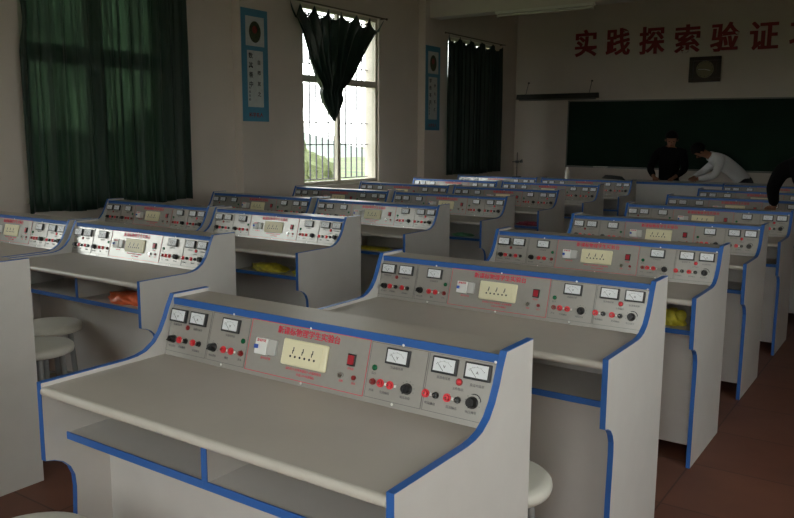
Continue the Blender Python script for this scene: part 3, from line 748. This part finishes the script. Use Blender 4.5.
person('person in a dark jacket at the right picture edge, reaching down to a desk',
       dict(pelvis=(.36, 4.99, .95), belly=(.25, 5.03, 1.08), chest=(.07, 5.10, 1.21), neck=(.0, 5.21, 1.36), head=(.02, 5.32, 1.45),
            shl=(-.175, 5.16, 1.275), shr=(.22, 5.24, 1.30), ell=(-.235, 5.20, 1.13), elr=(.30, 5.40, 1.10), wrl=(-.245, 5.42, .975), wrr=(.14, 5.50, 1.06),
            hdl=(0, .6, -.8), hdr=(-.6, .4, -.3),
            hipl=(.26, 4.98, .88), hipr=(.45, 5.02, .88), knl=(.22, 5.0, .47), knr=(.43, 5.02, .47), anl=(.20, 4.93, .09), anr=(.44, 5.0, .09)),
       (-.1, .85, -.5), 'jacket', 'trousers', loc=(.33, 4.98, 0))

# ------------------------------------------------------------------ outside
def ground_mat():
    m = bpy.data.materials.new('meadow_ground'); m.use_nodes = True; nt = m.node_tree; b = nt.nodes['Principled BSDF']; b.inputs['Roughness'].default_value = .9
    tc = nt.nodes.new('ShaderNodeTexCoord'); n = nt.nodes.new('ShaderNodeTexNoise'); n.inputs['Scale'].default_value = .35; n.inputs['Detail'].default_value = 6
    r = nt.nodes.new('ShaderNodeValToRGB'); r.color_ramp.elements[0].color = (.045, .075, .018, 1); r.color_ramp.elements[1].color = (.13, .14, .055, 1)
    r.color_ramp.elements[0].position = .35; r.color_ramp.elements[1].position = .65
    nt.links.new(tc.outputs['Object'], n.inputs['Vector']); nt.links.new(n.outputs['Fac'], r.inputs['Fac']); nt.links.new(r.outputs['Color'], b.inputs['Base Color'])
    return m
M['ground'] = ground_mat()
M['hill'] = mat('distant_hill', (.17, .20, .17), .9, var=.1, vscale=.05)
struct('outside_ground', box(B(), -1500, 160, -600, 1500, -4.3, -4.0), 'ground')
b = B(); n = 60; pr = []
top = []; bot = []
for i in range(n+1):
    y = -60+260*i/n; h = 7+4*math.sin(i*.31)+2.5*math.sin(i*.83+1)
    top.append(b.verts.new((-175, y, -4+h))); bot.append((b.verts.new((-140, y, -4.1)), b.verts.new((-210, y, -4.1))))
for i in range(n):
    b.faces.new((bot[i][0], bot[i+1][0], top[i+1], top[i])); b.faces.new((top[i], top[i+1], bot[i+1][1], bot[i][1]))
struct('outside_hill', b, 'hill', smooth='all')
rnd = random.Random(3)
def tree(x, y, h, label):
    h += .8
    t = thing('tree', label, 'tree', (x, y, -4.0), group='trees outside the windows')
    b = B(); cyl(b, (0, 0, 0), (0, 0, h*.6), .14, .08, n=8); obj('trunk', b, 'trunk', t)
    b = B()
    for k in range(9):
        a = rnd.uniform(0, 6.3); rr = rnd.uniform(0, h*.22); r = h*rnd.uniform(.13, .22)
        g = bmesh.ops.create_icosphere(b, subdivisions=3, radius=r, matrix=Matrix.Translation((rr*math.cos(a), rr*math.sin(a), h*rnd.uniform(.5, .85))))
        for v in g['verts']: v.co += Vector((rnd.uniform(-1, 1), rnd.uniform(-1, 1), rnd.uniform(-1, 1)))*r*.13
    obj('foliage', b, 'tree', t)
tree(-16.5, 14.5, 4.6, 'leafy green tree low outside the bright middle window, left')
tree(-19.5, 20.5, 4.8, 'leafy green tree low outside the bright middle window, right')
for k, (x, y, h) in enumerate([(-24, 22, 4.9), (-27, 27.5, 5.2), (-22, 17.5, 4.3), (-30, 24, 5.6)]):
    tree(x, y, h, ['pale green tree behind the nearer ones outside the middle window', 'farther tree right of centre outside the bright middle window', 'bushy tree at the left outside the bright middle window', 'farthest tree outside the bright middle window'][k])

# ------------------------------------------------------------------ light
w = bpy.data.worlds.new('overcast'); sc.world = w; w.use_nodes = True; nt = w.node_tree; bg = nt.nodes['Background']
tc = nt.nodes.new('ShaderNodeTexCoord'); sp = nt.nodes.new('ShaderNodeSeparateXYZ'); r = nt.nodes.new('ShaderNodeValToRGB')
nt.links.new(tc.outputs['Generated'], sp.inputs[0]); nt.links.new(sp.outputs['Z'], r.inputs['Fac']); nt.links.new(r.outputs['Color'], bg.inputs['Color'])
r.color_ramp.elements[0].color = (1.0, .98, .95, 1); r.color_ramp.elements[1].color = (.86, .88, .92, 1)
bg.inputs['Strength'].default_value = 6.5

sc.view_settings.view_transform = 'Standard'; sc.view_settings.look = 'None'; sc.view_settings.gamma = 1
sc.view_settings.use_curve_mapping = False; sc.view_settings.exposure = 0.14
sc.cycles.max_bounces = 8; sc.cycles.diffuse_bounces = 6; sc.cycles.transparent_max_bounces = 12; sc.cycles.sample_clamp_indirect = 6
sc.cycles.caustics_reflective = False; sc.cycles.caustics_refractive = False
